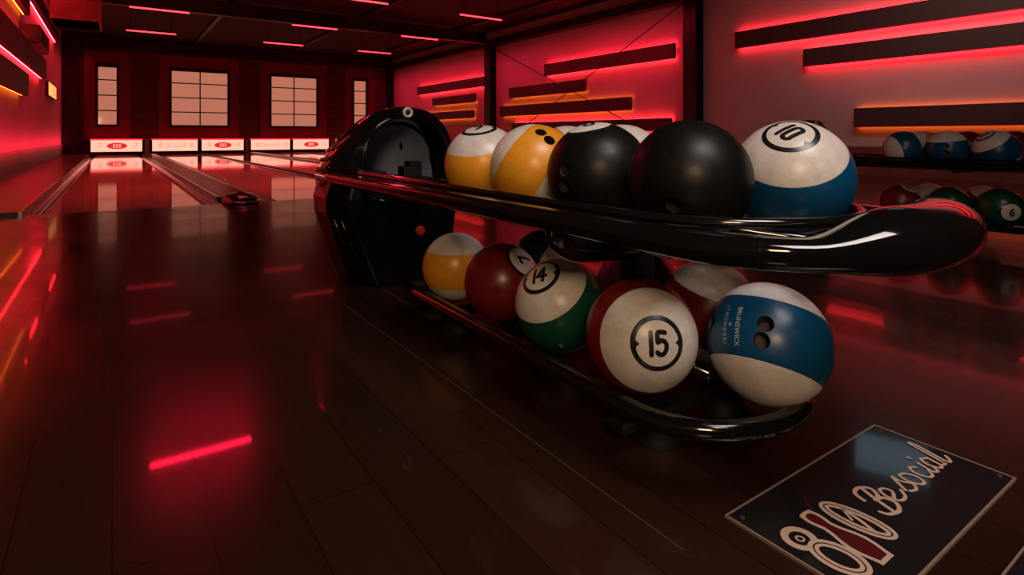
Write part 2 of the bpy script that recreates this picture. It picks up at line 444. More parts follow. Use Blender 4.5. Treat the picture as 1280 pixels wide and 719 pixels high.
for i, (a, b_) in enumerate(SIGN_W):
    y = YB-.35; cx = (a+b_)/2; hw = (b_-a)/2
    mid = ('a red oval between its numbers' if i % 2 == 0 else 'faint script between its numbers')
    t = thing('lane_sign', 'long glowing lane sign numbered %s with %s' % (WORD[i], mid), 'lane sign', (cx, y, 0))
    obj('housing', B(-hw, hw, .02, .2, .09, .48), M['steel'], t)
    obj('lit_face', B(-hw+.02, hw-.02, 0, .02, .105, .465), M['sign_face'], t)
    rot = Matrix.Rotation(PI/2, 4, 'X')
    for s in (-1, 1):
        bm = bmesh.new(); tb = text_bm('\u00b7'+LNO[i], .24)
        merge(bm, tb, Matrix.Translation((s*(hw-.22), -.003, .285)) @ rot)
        KEEP.append(1)
        obj('number', bm, M['sign_line'], t)
    bm = bmesh.new()
    if i % 2 == 0:
        n = 40
        bm.faces.new([bm.verts.new((.27*math.cos(2*PI*k/n), -.003, .285+.10*math.sin(2*PI*k/n))) for k in range(n)])
        lg = obj('oval_logo', bm, M['sign_red'], t)
        bm = bmesh.new()
        for dx in (-.075, 0, .075):
            box(bm, dx-.028, dx+.028, -.008, -.004, .225, .345)
        obj('logo_lettering', bm, M['sign_line'], lg)
    else:
        for st in script_strokes(): stroke_flat(bm, [(x*2.1-.28, yy*2.1-.08) for x, yy in st], .012, 0)
        for v in bm.verts: v.co = Vector((v.co.x, -.003-v.co.z, .275+v.co.y))
        obj('script_line', bm, M['sign_line'], t)
    obj('pit_dark_sheet', B(-hw+.05, hw-.05, .06, .07, -.08, .09), M['pit'], t)  # black sheet standing in for the dark of the pit opening
    bm = bmesh.new(); box(bm, -hw, hw, .06, .10, .481, .497); obj('top_light', bm, M['mask_led'], t)
for k, (x, nb) in enumerate(((.94, 'signs seven and eight'), (3.935, 'signs nine and ten'), (6.95, 'signs eleven and twelve'))):
    tag(obj('sign_post', B(x-.07, x+.07, YB-.29, YB-.15, -.09, .5), M['curtain'], bevel=.01), 'short pale post between glowing %s' % nb, 'post')

# ------------------------------------------------------------------ wall beams with light strips
def wall_beam(wall, y0, y1, z0, z1, top, bot, label, group):
    """boxed timber beam held off the wall, light strips on its back edges"""
    yc = (y0+y1)/2; h = (y1-y0)/2
    x = XR if wall > 0 else XL
    t = thing('wall_light_beam', label, 'wall light', (x, yc, (z0+z1)/2), group=group)
    hz = (z1-z0)/2; s = -wall
    f0, f1 = sorted((s*.055, s*.13))
    obj('beam', B(f0, f1, -h, h, -hz, hz), M['beam'], t, bevel=.004)
    for k in range(max(2, int(h*2/1.5))):
        yy = -h+.3 + (2*h-.6)*k/max(1, int(h*2/1.5)-1)
        a, b_ = sorted((0, s*.055)); obj('wall_bracket', B(a, b_, yy-.02, yy+.02, -.04, .04), M['steel'], t)
    a, b_ = sorted((s*.035, s*.053))
    mm = {'r': M['red_led'], 'o': M['orange_led']}
    if top: obj('light_strip', B(a, b_, -h+.02, h-.02, hz-.016, hz-.004), mm[top], t)
    if bot: obj('light_strip', B(a, b_, -h+.02, h-.02, -hz+.004, -hz+.016), mm[bot], t)
RW = 'light beams on the right wall'
wall_beam(1, .2, 6.40, 2.20, 2.50, 'r', 'r', 'highest of the dark beams with red edges on the grey near bay', RW)
wall_beam(1, .2, 5.13, 1.745, 2.03, 'r', 'r', 'second dark beam with red edges on the grey near bay', RW)
wall_beam(1, .2, 4.34, .735, 1.025, 'o', 'o', 'lowest beam of the grey near bay, edged in amber light', RW)
wall_beam(1, 7.80, 12.09, 2.18, 2.49, 'r', 'r', 'highest beam of the middle bay, glowing red above and below', RW)
wall_beam(1, 10.49, 13.73, 1.68, 1.975, None, 'o', 'short second beam of the middle bay with amber lower edge', RW)
wall_beam(1, 9.0, 14.19, 1.17, 1.465, 'o', 'o', 'long third beam of the middle bay with amber lower edge', RW)
wall_beam(1, 7.89, 13.6, .70, .97, 'r', 'r', 'lowest beam of the middle bay just above the yellow and black balls', RW)
wall_beam(1, 15.05, 19.82, 2.13, 2.43, 'r', 'r', 'highest beam of the far bay, edged in red', RW)
wall_beam(1, 15.65, 18.57, 1.67, 1.937, None, 'o', 'short middle beam of the far bay with amber edge', RW)
wall_beam(1, 15.75, 19.3, 1.17, 1.425, 'o', 'o', 'lowest beam of the far bay just above the black hood', RW)
LW = 'light beams on the left wall'
wall_beam(-1, 6.0, 12.6, 2.62, 2.92, None, 'o', 'upper beam of the left wall with amber lower edge, before the wall box', LW)
wall_beam(-1, 12.9, 19.1, 3.02, 3.3, 'r', 'r', 'highest beam of the left wall, glowing red, behind the brown bulkhead', LW)
wall_beam(-1, 6.0, 15.55, 1.79, 2.18, 'r', 'r', 'long beam of the left wall below the wall box, red edges', LW)
wall_beam(-1, 6.0, 12.4, 1.26, 1.62, None, 'o', 'lowest beam of the left wall with amber lower edge', LW)

# bracing rods on the middle bay
def rod(p, q, label):
    bm = bmesh.new(); sweep(bm, [p, q], (.011, .011), n=8)
    tag(obj('brace_rod', bm, M['steel'], smooth='all'), label, 'brace rod')
rod((XR-.165, 14.59, 3.25), (XR-.165, 7.48, .25), 'thin black brace falling from the far column to the near column foot')
rod((XR-.19, 7.48, 3.25), (XR-.19, 14.59, .12), 'thin black brace falling from the near column to the far column foot')

# ------------------------------------------------------------------ ceiling tubes
CT = [(.85, 17.75), (4.15, 17.8), (6.98, 17.9), (.85, 14.5), (4.15, 14.6), (6.98, 14.56), (4.1, 11.2), (6.92, 11.25), (.92, 8.05)]
names = ['farthest tube over lane seven', 'farthest tube over the middle lanes', 'farthest tube near the right wall', 'second tube over lane seven', 'second tube over the middle lanes',
         'second tube toward the right wall', 'bright tube nearest the camera over the middle lanes', 'nearest tube toward the right wall', 'tube over the approach whose glow streaks the floor']
for (x, y), nm in zip(CT, names):
    t = thing('ceiling_light', 'thin red ceiling light, ' + nm, 'ceiling light', (x, y, 3.3), group='red ceiling tubes')
    obj('housing', B(-.57, .57, -.03, .03, .022, .055), M['steel'], t)
    bm = bmesh.new(); sweep(bm, [(-.55, 0, 0), (.55, 0, 0)], (.016, .016), n=12); obj('tube', bm, M['red_tube_bright' if y < 9 else 'red_tube'], t, smooth='all')
    for s in (-1, 1):
        bm = bmesh.new(); sweep(bm, [(s*.45, 0, .055), (s*.45, 0, ZC-3.3)], (.006, .006), n=8); obj('hanger', bm, M['steel'], t)

# ------------------------------------------------------------------ left wall fittings
t = thing('wall_box', 'long dark box with a grey green front high on the left wall', 'wall box', (XL, 13.3, 2.3))
obj('casing', B(0, .27, -.85, .85, -.14, .16), M['panelbox'], t, bevel=.01)
obj('front_glass', B(.27, .276, -.82, .82, -.10, .145), M['glassy'], t)
obj('lower_grille', B(.02, .26, -.80, .80, -.165, -.14), M['timber'], t)
t = thing('illuminated_sign', 'amber lit rectangular sign on the left wall beyond the beams', 'lit sign', (XL, 18.1, 1.7))
obj('casing', B(0, .06, -1.1, 1.1, -.17, .17), M['panelbox'], t)
obj('lit_face', B(.06, .066, -1.06, 1.06, -.15, .15), M['amber_sign'], t)
bm = bmesh.new()
for k in range(5): box(bm, .066, .068, .15, .95-.1*k, -.09+.045*k, -.075+.045*k)
obj('print_lines', bm, M['amber_print'], t)
t = thing('hanging_bulkhead', 'brown timber bulkhead hanging from the ceiling at the left wall', 'bulkhead', (-.50, 12.4, 2.52))
obj('casing', B(-.33, .33, -.4, .6, 0, ZC-2.52), M['timber'], t, bevel=.01)
obj('lower_rail', B(-.33, .35, -.43, .62, 0, .10), M['timber'], t, bevel=.006)
obj('corner_batten', B(.32, .36, -.44, -.38, .10, ZC-2.52), M['timber'], t)

# ------------------------------------------------------------------ bowling balls
DIG = {'0': [[(-.22,.2),(-.2,.42),(0,.52),(.2,.42),(.22,.2),(.22,-.2),(.2,-.42),(0,-.52),(-.2,-.42),(-.22,-.2),(-.22,.2)]],
 '1': [[(0,.5),(0,-.5)]],
 '4': [[(.12,-.5),(.12,.5),(-.30,-.18),(.32,-.18)]],
 '5': [[(.24,.48),(-.16,.48),(-.2,.06)],[(-.2,.06),(.02,.14),(.24,.02),(.26,-.24),(.1,-.46),(-.1,-.48),(-.24,-.38)]],
 '6': [[(.16,.48),(-.1,.25),(-.22,-.1),(-.16,-.4),(.04,-.5),(.22,-.36),(.24,-.12),(.1,.04),(-.1,.0),(-.2,-.16)]],
 '7': [[(-.26,.48),(.26,.48),(-.06,-.5)]],
 '8': [[(0,.04),(.2,.16),(.2,.4),(0,.52),(-.2,.4),(-.2,.16),(0,.04),(.24,-.12),(.24,-.4),(0,-.52),(-.24,-.4),(-.24,-.12),(0,.04)]],
 '9': [[(.2,.16),(.1,.0),(-.1,-.04),(-.24,.12),(-.22,.36),(-.04,.5),(.16,.4),(.22,.1),(.1,-.25),(-.16,-.48)]]}
SMOOTH = set('05689')
def on_sphere(u, v, lift=1.0012):
    a = math.hypot(u, v)
    if a < 1e-9: return Vector((0, 0, RB*lift))
    return Vector((math.sin(a)*u/a, math.sin(a)*v/a, math.cos(a)))*RB*lift
def sphere_strokes(bm, pts, w, mi, smooth, closed=False):
    tmp = bmesh.new()
    if smooth:
        if len(pts) > 2 and pts[0] == pts[-1]: closed = True
        stroke_flat(tmp, pts, w, 0, k=6, closed=closed)
    else:
        dense = []
        for a, b_ in zip(pts, pts[1:]):
            P = []
            for j in range(6): P.append((a[0]+(b_[0]-a[0])*j/5, a[1]+(b_[1]-a[1])*j/5))
            stroke_flat(tmp, P, w, 0, smooth=False)
    merge(bm, tmp, Matrix(), mi, fn=lambda p: on_sphere(p.x, p.y, 1.0012 + p.z*4))
BALL_CACHE = {}
def ball_mesh(number=None, ring=True, holes=(), texts=(), solid=False):
    """sphere with drilled finger holes; number, ring and notches printed round the +Z pole"""
    key = (number, ring, tuple(tuple(h) for h in holes), len(texts), solid)
    if key in BALL_CACHE: return BALL_CACHE[key]
    bm = bmesh.new(); bmesh.ops.create_uvsphere(bm, u_segments=72, v_segments=40, radius=RB)
    me = bpy.data.meshes.new('ball'); bm.to_mesh(me); bm.free()
    if holes:
        o = bpy.data.objects.new('t', me); COL.objects.link(o)
        cb = bmesh.new()
        for h in holes:
            d = Vector(h[:3]).normalized(); r = h[3]
            q = Vector((0, 0, 1)).rotation_difference(d).to_matrix().to_4x4()
            bmesh.ops.create_cone(cb, cap_ends=True, segments=28, radius1=r, radius2=r*1.04, depth=.07, matrix=Matrix.Translation(d*RB) @ q)
        cm = bpy.data.meshes.new('c'); cb.to_mesh(cm); cb.free()
        co = bpy.data.objects.new('c', cm); COL.objects.link(co)
        for i_ in range(2): me.materials.append(M['ink'])
        cm.materials.append(M['ink']); cm.materials.append(M['hole'])
        for p in cm.polygons: p.material_index = 1
        md = o.modifiers.new('b', 'BOOLEAN'); md.operation = 'DIFFERENCE'; md.object = co; md.solver = 'EXACT'
        bpy.context.view_layer.update()
        dg = bpy.context.evaluated_depsgraph_get()
        me2 = bpy.data.meshes.new_from_object(o.evaluated_get(dg))
        bpy.data.objects.remove(o); bpy.data.objects.remove(co)
        me = me2
    bm = bmesh.new(); bm.from_mesh(me)
    for f in bm.faces:
        c = f.calc_center_median()
        f.material_index = 0 if c.length > RB*.985 else 2
        f.smooth = True
    nb = len(bm.faces)
    if number is not None:
        s = .36 if not solid else .33
        if ring:
            ro, ri = (.462, .375) if not solid else (.50, .425)
            tmp = bmesh.new(); n = 120; A = []; Bv = []
            for k in range(n):
                th = 2*PI*k/n
                A.append(tmp.verts.new((ro*math.cos(th), ro*math.sin(th), 0)))
                ri2 = ri
                if not solid:
                    for th0 in (0, PI):
                        d = abs((th-th0+PI) % (2*PI)-PI)
                        if d < .17: ri2 = min(ri2, ri-.07*(1-d/.17))
                Bv.append(tmp.verts.new((ri2*math.cos(th), ri2*math.sin(th), 0)))
            mid = [tmp.verts.new((A[k].co+Bv[k].co)/2) for k in range(n)]
            for k in range(n):
                k2 = (k+1) % n
                tmp.faces.new((A[k], A[k2], mid[k2], mid[k])); tmp.faces.new((mid[k], mid[k2], Bv[k2], Bv[k]))
            merge(bm, tmp, Matrix(), 1, fn=lambda p: on_sphere(p.x, p.y))
        off = 0 if len(number) == 1 else -.30
        for j, ch in enumerate(number):
            ox = off + (.0 if len(number) == 1 else (.06, .50)[j])
            if len(number) == 2 and number[0] == '1': ox = (-.33, .15)[j]
            for st in DIG[ch]:
                sphere_strokes(bm, [(s*(x*(1 if len(number) == 1 else .86)+ox), s*y) for x, y in st], .080, 1, ch in SMOOTH)
    for (body, size, sp_, Mx) in texts:
        tb = text_bm(body, size, sp_)
        merge(bm, tb, Mx, 3, fn=lambda p: p.normalized()*RB*1.0012)
    for f in list(bm.faces)[nb:]:
        f.smooth = True
        if f.normal.dot(f.calc_center_median()) < 0: f.normal_flip()
    bm.normal_update()
    me = bpy.data.meshes.new('ball'); bm.to_mesh(me); bm.free()
    nrm = []
    for p in me.polygons:
        for li in p.loop_indices:
            co = me.vertices[me.loops[li].vertex_index].co
            nrm.append(tuple(co.normalized()) if p.material_index != 2 else tuple(p.normal))
    me.normals_split_custom_set(nrm)
    BALL_CACHE[key] = me
    return me
BM = {}
def bmat(color, kind):
    k = (color, kind)
    if k not in BM:
        C = {'yellow': (.62, .26, .018), 'blue': (.002, .052, .132), 'red': (.135, .008, .010), 'green': (.006, .055, .030), 'black': (.004, .004, .004), 'orange': (.60, .17, .02), 'white': WHITE}[color]
        BM[k] = ball_mat('ball_%s_%s' % (color, kind), C, kind, rough=.38 if color == 'black' else .31)
    return BM[k]
def frame_from(pole, up):
    z = Vector(pole).normalized(); u = Vector(up); y = (u - z*u.dot(z)).normalized(); x = y.cross(z)
    return Matrix((x, y, z)).transposed()
def ball(c, color, kind, label, group, number=None, pole=(0, 0, 1), up=(0, 1, 0), holes=(), texts=(), hole_r=.0135):
    Rm = frame_from(pole, up)
    hl = [tuple(Rm.transposed() @ Vector(h)) + (hole_r,) for h in holes]
    tx = [(b_, s_, sp_, Rm.to_4x4().transposed() @ Mw) for b_, s_, sp_, Mw in texts]
    src = ball_mesh(number, True, hl, tx, kind == 'solid')
    me = src.copy(); me.name = 'bowling_ball'
    idx = [p.material_index for p in me.polygons]
    me.materials.clear()
    for m_ in (bmat(color, kind), M['ink'], M['hole'], M['silver_ink']): me.materials.append(m_)
    me.polygons.foreach_set('material_index', idx)
    o = bpy.data.objects.new('bowling_ball', me); link(o)
    o.matrix_world = Matrix.Translation(c) @ Rm.to_4x4()
    return tag(o, label, 'bowling ball', group)
def hoop(n, t):  # place lettering on the sphere: outward n, reading direction t
    n = Vector(n).normalized(); t = Vector(t); t = (t-n*t.dot(n)).normalized(); u = n.cross(t)
    R3 = Matrix((t, u, n)).transposed().to_4x4()
    return Matrix.Translation(n*RB) @ R3

ZT = .521
G1 = 'bowling balls on the upper tier of the near rack'
G2 = 'bowling balls on the lower tier of the near rack'
ball((.836, 1.345, ZT), 'yellow', 'stripe', 'yellow and white ball with ringed nine, nearest the black hood on the upper tier', G1, '9', (-.24, -.13, .96), (.49, .824, .283))
ball((.845, 1.128, ZT), 'yellow', 'stripe', 'yellow striped ball tilted to show two finger holes, on the upper rail', G1, None, (.488, -.669, -.554), (0, 1, 0), [(-.224, -.531, .818), (-.154, -.747, .646)])
ball((.845, .903, ZT), 'black', 'solid', 'black ball with a white spot showing on top, beside the tilted yellow stripe', G1, '8', (-.226, .02, .968), (.658, .716, .234), [(-.981, -.155, .113), (-.973, -.121, -.199)])
ball((.85, .672, ZT), 'black', 'solid', 'large black ball with one finger hole low down, beside the ball numbered ten', G1, '8', (.6, .7, -.3), (0, 0, 1), [(-.863, -.388, -.324)])
ball((1.062, .603, ZT), 'blue', 'stripe', 'white and blue ball with ringed ten, at the nose end of the upper tier', G1, '10', (-.52, -.27, .81), (.815, -.397, .422))
ball((1.066, .830, ZT), 'yellow', 'stripe', 'pale ball mostly hidden behind the large black ball on the upper tier', G1, None, (-.35, -.55, .72), (0, 1, 0))
ball((1.066, 1.050, ZT), 'yellow', 'stripe', 'pale ball showing a thin rim between the two black balls', G1, None, (-.5, -.45, .72), (0, 1, 0))
ball((1.066, 1.268, ZT), 'orange', 'stripe', 'orange and white ball peeking between the yellow stripe and a black ball', G1, None, (.55, -.38, .74), (0, 1, 0))
# lower tier
bl_c = Vector((.992, .608, .220))
ball(bl_c, 'blue', 'stripe', 'blue banded ball with finger holes and silver lettering, lower tier end', G2, None, (-.508, -.154, -.847), (1, 0, 0),
     [(-.723, -.396, .566), (-.852, -.409, .326), (-.725, .608, .323)],
     [('BRUNSWICK', .0125, 1.0, hoop((-.885, -.005, .46), (-.45, -.18, -.87))), ('o', .012, 1, hoop((-.882, .115, .45), (-.45, -.18, -.87))), ('(THUNDER)', .0098, 1.5, hoop((-.872, .225, .43), (-.45, -.18, -.87)))])
ball((.852, .789, .21), 'red', 'stripe', 'white ball with a big ringed fifteen and dark red belt on the lower tier', G2, '15', (-.503, -.843, .194), (.098, .167, .981))
ball((.877, 1.068, .199), 'green', 'stripe', 'white and green ball with ringed fourteen on the lower tier', G2, '14', (-.638, -.073, .767), (.596, .585, .551), [(-.05, -.995, -.075)],
     [('II', .022, 1.0, hoop((-.47, -.62, -.63), (.6, -.75, .2)))])
ball((.908, 1.362, .188), 'red', 'solid', 'dark red ball with a white seven spot on the lower tier', G2, '7', (.218, -.694, .686), (-.972, -.219, .087))
ball((.918, 1.65, .177), 'yellow', 'stripe', 'yellow banded white ball on the lower tier beside the black hood', G2, None, (.0, .0, 1), (0, 1, 0))
ball((1.095, .815, .213), 'red', 'stripe', 'dark red and white ball behind the ringed fifteen on the lower tier', G2, None, (.1, -.25, .96), (0, 1, 0))
ball((1.120, 1.05, .203), 'red', 'plain', 'dark red ball in the shade behind the rack post', G2)
ball((1.165, 1.50, .186), 'blue', 'stripe', 'blue ball with a white edge behind the red seven on the lower tier', G2, None, (-.18, .97, .15), (0, 0, 1))
# second rack
DX = 3.07
G3 = 'bowling balls on the upper tier of the far rack'
G4 = 'bowling balls on the lower tier of the far rack'
ball((3.92, 1.53, ZT), 'blue', 'stripe', 'blue ball banded upright between white sides, first on the far rack', G3, None, (.72, -.60, .25), (0, 0, 1))
ball((3.925, 1.31, ZT), 'blue', 'stripe', 'blue ball with level band and finger holes, second on the far rack', G3, None, (-.12, .05, .99), (0, 1, 0), [(-.93, -.30, .17), (-.93, -.28, -.15)])
ball((3.92, 1.085, ZT), 'blue', 'stripe', 'blue and white ball with a ringed ten on top, third on the far rack', G3, '10', (-.45, .35, .80), (.4, -.88, .2))
ball((4.14, 1.505, ZT), 'orange', 'stripe', 'orange and white ball behind the first two blue balls of the far rack', G3, None, (-.65, .55, .4), (0, 0, 1))
ball((4.14, 1.285, ZT), 'red', 'plain', 'dark red ball behind the banded and ringed blue balls of the far rack', G3)
ball((4.14, 1.065, ZT), 'red', 'plain', 'dark red ball at the picture edge behind the ringed blue ball of the far rack', G3)
ball((3.955, 1.56, .195), 'red', 'solid', 'dark red ball on the lower tier of the far rack', G4, '7', (-.05, -.45, .89), (-.9, 0, 0))
ball((3.955, 1.31, .202), 'green', 'solid', 'dark green ball with a pale spot on its top, lower tier of the far rack', G4, '6', (.2, -.55, .78), (0, 1, 0))
ball((3.945, 1.075, .21), 'green', 'solid', 'dark green ball with a white six spot facing out, lower tier of the far rack', G4, '6', (-.74, -.66, -.10), (0, 0, 1))
ball((4.21, 1.50, .195), 'blue', 'stripe', 'blue and white ball behind the dark red ball on the far rack', G4, None, (-.5, -.3, .8), (0, 1, 0))
ball((4.17, 1.22, .20), 'red', 'stripe', 'white and red ball between the two green balls of the far rack', G4, None, (-.1, -.5, .85), (0, 1, 0))

# ------------------------------------------------------------------ ball return rack
def arch(w, zb, zt, n_, y, cx=0.0, k=28):
    out = []
    for i in range(k+1):
        th = PI*i/k
        c, s = math.cos(th), math.sin(th)
        out.append((cx + w*math.copysign(abs(c)**(2/n_), c), y, zb+(zt-zb)*abs(s)**(2/n_)))
    return out
def make_rack(label):
    t = thing('ball_return', label, 'ball return', (.96, 0, 0), group='ball return racks')
    # --- hood: domed cowl with an arched mouth
    bm = bmesh.new(); zb = .40
    outer = [arch(.222, zb, .712, 2.6, 2.125), arch(.238, zb, .716, 2.5, 2.15), arch(.27, zb, .706, 2.25, 2.23), arch(.282, zb, .675, 2.05, 2.32), arch(.272, zb, .625, 2.0, 2.42), arch(.225, zb, .56, 2.0, 2.52), arch(.13, zb, .48, 2.0, 2.59), arch(.02, zb, .41, 2.0, 2.61)]
    inner = [arch(.183, zb, .672, 2.5, 2.118), arch(.172, zb, .660, 2.5, 2.15), arch(.172, zb, .655, 2.4, 2.30)]
    loft(bm, [inner[2], inner[1], inner[0]] + outer, close_ring=False)
    obj('hood', bm, M['gloss'], t, smooth=True, angle=50)
    hood = t.children[-1] if t.children else None
    # pale lining inside the mouth, with the ball lift at its foot
    bm = bmesh.new()
    loft(bm, [arch(.171, .425, .645, 2.4, 2.24), arch(.165, .425, .63, 2.3, 2.34), arch(.14, .425, .585, 2.2, 2.43), arch(.08, .425, .51, 2.0, 2.48), arch(.004, .425, .43, 2.0, 2.49)], close_ring=False)
    lin = obj('hood_lining', bm, M['liner'], t, smooth='all')
    obj('slot', B(.092, .102, 2.395, 2.405, .545, .575), M['ink'], lin)
    bm = bmesh.new(); box(bm, -.17, .17, 2.14, 2.48, .415, .425); box(bm, .055, .135, 2.27, 2.34, .425, .470); box(bm, .085, .135, 2.27, 2.34, .470, .492); box(bm, -.15, -.03, 2.25, 2.36, .425, .455)
    obj('ball_lift', bm, M['rubber'], t, bevel=.004)
    # mouth rim
    bm = bmesh.new()
    sweep(bm, [(x, y-.004, z) for x, y, z in arch(.186, .44, .674, 2.5, 2.118)], (.006, .006), n=10, up=Vector((0, 1, 0)))
    obj('mouth_rim', bm, M['tube'], t, smooth='all')
    # badge: pale ring with a dark centre
    bm = bmesh.new(); pts = [(.0+.016*math.cos(2*PI*k/32), 2.112, .692+.016*math.sin(2*PI*k/32)) for k in range(32)]
    sweep(bm, pts, (.0065, .005), n=10, closed=True, up=Vector((0, 1, 0)))
    bd = obj('badge', bm, M['badge'], t, smooth='all')
    bm = bmesh.new(); lathe(bm, [(.0, 0), (.0105, 0), (.0105, .004), (0.0, .006)], n=24)
    bmesh.ops.transform(bm, matrix=Matrix.Translation((0, 2.116, .692)) @ Matrix.Rotation(PI/2, 4, 'X'), verts=bm.verts[:])
    obj('badge_centre', bm, M['ink'], bd, smooth=True)
    # side louvres on both flanks
    for s in (-1, 1):
        for k in range(4):
            pts = []
            zz = .475+.038*k
            for j in range(9):
                y = 2.25+.155*j/8
                # radius of the cowl at this height
                f = (y-2.23)/.19
                w = .27+.012*math.sin(f*2.2); zt = .706-.075*f
                q = min(.995, max(0, (zz-zb)/(zt-zb)))
                pts.append((s*(w*(1-q**2.15)**(1/2.15)+.002), y, zz-.012*j/8))
            bm = bmesh.new(); sweep(bm, pts, [(.007, .009)]*9, n=8); obj('louvre', bm, M['gloss'], t, smooth='all')
    # --- pedestal under the hood, faceted and narrowing to the floor
    def poly(z, pf, y0, a, y1, b_, y2, c_, y3):
        return [(-pf, y0, z), (.225, y0+.01, z), (.27, y1, z), (.26, y2, z), (.16, y3, z), (-c_, y3, z), (-b_, y2, z), (-a, y1, z)]
    bm = bmesh.new()
    loft(bm, [poly(.0, .100, 2.185, .165, 2.30, .165, 2.46, .10, 2.55), poly(.30, .236, 2.12, .287, 2.215, .278, 2.42, .17, 2.57), poly(.36, .240, 2.112, .292, 2.21, .282, 2.42, .17, 2.58), poly(.425, .22, 2.13, .27, 2.22, .268, 2.41, .16, 2.575)], cap0=True, cap1=False)
    ped = obj('pedestal', bm, M['pedestal'], t, bevel=.012, seg=3)
    # raised ribs down the front-left and front-right facets
    for s in (-1,):
        for f in (.30, .62):
            p0 = Vector((s*(.100+.065*f), 2.185+.115*f, .012)); p1 = Vector((s*(.236+.051*f), 2.12+.095*f, .285))
            n_ = Vector((s*.85, -.5, .0)).normalized()*.004
            bm = bmesh.new(); sweep(bm, [p0+n_, p1+n_], (.004, .004), n=8); obj('rib', bm, M['gloss'], ped, smooth='all')
    bm = bmesh.new(); sweep(bm, [(-.14, 2.105, .36), (-.08, 2.112, .345), (.04, 2.114, .342), (.14, 2.108, .352)], (.006, .006), n=8)
    obj('front_lip', bm, M['gloss'], ped, smooth='all')
    bm = bmesh.new(); lathe(bm, [(.0, 0), (.020, 0), (.020, .006), (.016, .014), (.0, .016)], n=28)
    bmesh.ops.transform(bm, matrix=Matrix.Translation((.066, 2.142, .217)) @ Matrix.Rotation(PI/2+.2, 4, 'X'), verts=bm.verts[:])
    obj('reset_button', bm, M['red_button'], t, smooth=True)
    # --- upper rail: long side bars swelling into a heavy rounded nose
    R0 = .26; R1 = .28; yc = .58; path = []; prof = []
    def add(p, a, b_, pw=2.7): path.append(p); prof.append((a, b_, pw))
    for k in range(13):
        y = 2.36-(2.36-yc)*k/12
        add((-R0, y, .440), .031, .0225)
    nseg = 48
    for k in range(1, nseg):
        th = PI + PI*k/nseg; dg = 180*k/nseg; q = min(1, max(0, (dg-44)/36)) if dg < 100 else min(1, max(0, (168-dg)/56)); sw = q*q*(3-2*q)
        e = 2.15
        c, s = math.cos(th), math.sin(th)
        x = (R0 if c < 0 else R1)*math.copysign(abs(c)**(2/e), c); y = yc+.225*math.copysign(abs(s)**(2/e), s)
        add((x, y, .440+.014*sw), .031+.030*sw, .0225+.025*sw, 2.7-.6*sw)
    for k in range(13):
        y = yc+(2.36-yc)*k/12
        add((R1, y, .440), .031, .0225)
    bm = bmesh.new(); sweep(bm, path, prof, n=44)
    rail = obj('rail', bm, M['gloss'], t, smooth='all')
    i0 = min(i for i, p in enumerate(path) if p[1] < .47)
    for i in (i0, len(path)-1-i0+1):
        p = Vector(path[i]); d = (Vector(path[i+1])-Vector(path[i-1])).normalized()
        bm = bmesh.new(); sweep(bm, [p-d*.002, p+d*.002], [(prof[i][0]+.0013, prof[i][1]+.0013, prof[i][2])]*2, n=44)
        obj('joint_band', bm, M['tube'], rail, smooth=True)
    # --- inner bumper hoop and ball runners
    def hoop_path(xl, xr, yf, yb, zf, zb_, rr, n=24, xlb=None, xrb=None, pw=1.0):
        P = []; cx = (xl+xr)/2; hw = (xr-xl)/2; yc_ = yf+rr
        xlb = xl if xlb is None else xlb; xrb = xr if xrb is None else xrb
        zz = lambda y: zf+(zb_-zf)*(y-yf)/(yb-yf)
        for k in range(10):
            y = yb-(yb-yc_)*k/9; f = (y-yc_)/(yb-yc_); P.append((xl+(xlb-xl)*f, y, zz(y)))
        for k in range(1, n):
            th = PI+PI*k/n; y = yc_+rr*math.sin(th); P.append((cx+hw*math.cos(th), y, zz(y)))
        for k in range(10):
            y = yc_+(yb-yc_)*k/9; f = (y-yc_)/(yb-yc_); P.append((xr+(xrb-xr)*f**pw, y, zz(y)))
        return P
    bm = bmesh.new(); P = hoop_path(-.238, .246, .455, 2.12, .466, .470, .245)
    sweep(bm, P, (.009, .009), n=12); obj('bumper_hoop', bm, M['tube'], t, smooth='all')
    for x in (-.175, -.052, .043, .168):
        bm = bmesh.new(); sweep(bm, [(x, .48 if abs(x) < .1 else .56, .417), (x, 2.14, .417)], (.010, .010), n=12); obj('runner', bm, M['tube'], t, smooth='all')
    for y in (.66, 1.25, 1.9):
        bm = bmesh.new(); sweep(bm, [(-.255, y, .424), (-.18, y, .40), (0, y, .398), (.18, y, .40), (.275, y, .424)], (.010, .008), n=10, up=Vector((0, 1, 0))); obj('cross_tie', bm, M['tube'], t, smooth='all')
    # --- centre post with curved arms
    bm = bmesh.new(); lathe(bm, [(.036, .02), (.036, .33), (.036, .35), (.03, .40)], (0, .90, 0), 24); obj('post', bm, M['rubber'], t, smooth=True)
    for s in (-1, 1):
        bm = bmesh.new()
        sweep(bm, catmull([(s*.262, .86, .43), (s*.255, .865, .408), (s*.21, .875, .378), (s*.12, .88, .366), (s*.02, .88, .362)], 6), (.026, .015), n=16, up=Vector((0, 1, 0))); obj('arm', bm, M['tube'], t, smooth='all')
    # --- lower tier
    bm = bmesh.new(); P = hoop_path(-.205, .168, .542, 1.79, .119, .098, .165, xlb=-.152, xrb=.335, pw=.5)
    sweep(bm, P, (.018, .018), n=18); obj('lower_rail', bm, M['tube'], t, smooth='all')
    bm = bmesh.new(); sweep(bm, [(-.005, .70, .137), (.03, 1.08, .125), (.075, 1.5, .110), (.08, 1.79, .098)], (.016, .016), n=14); obj('lower_runner', bm, M['tube'], t, smooth='all')
    bm = bmesh.new(); sweep(bm, [(-.152, 1.79, .098), (.335, 1.79, .098)], (.016, .016), n=14); obj('end_bar', bm, M['rubber'], t, smooth='all')
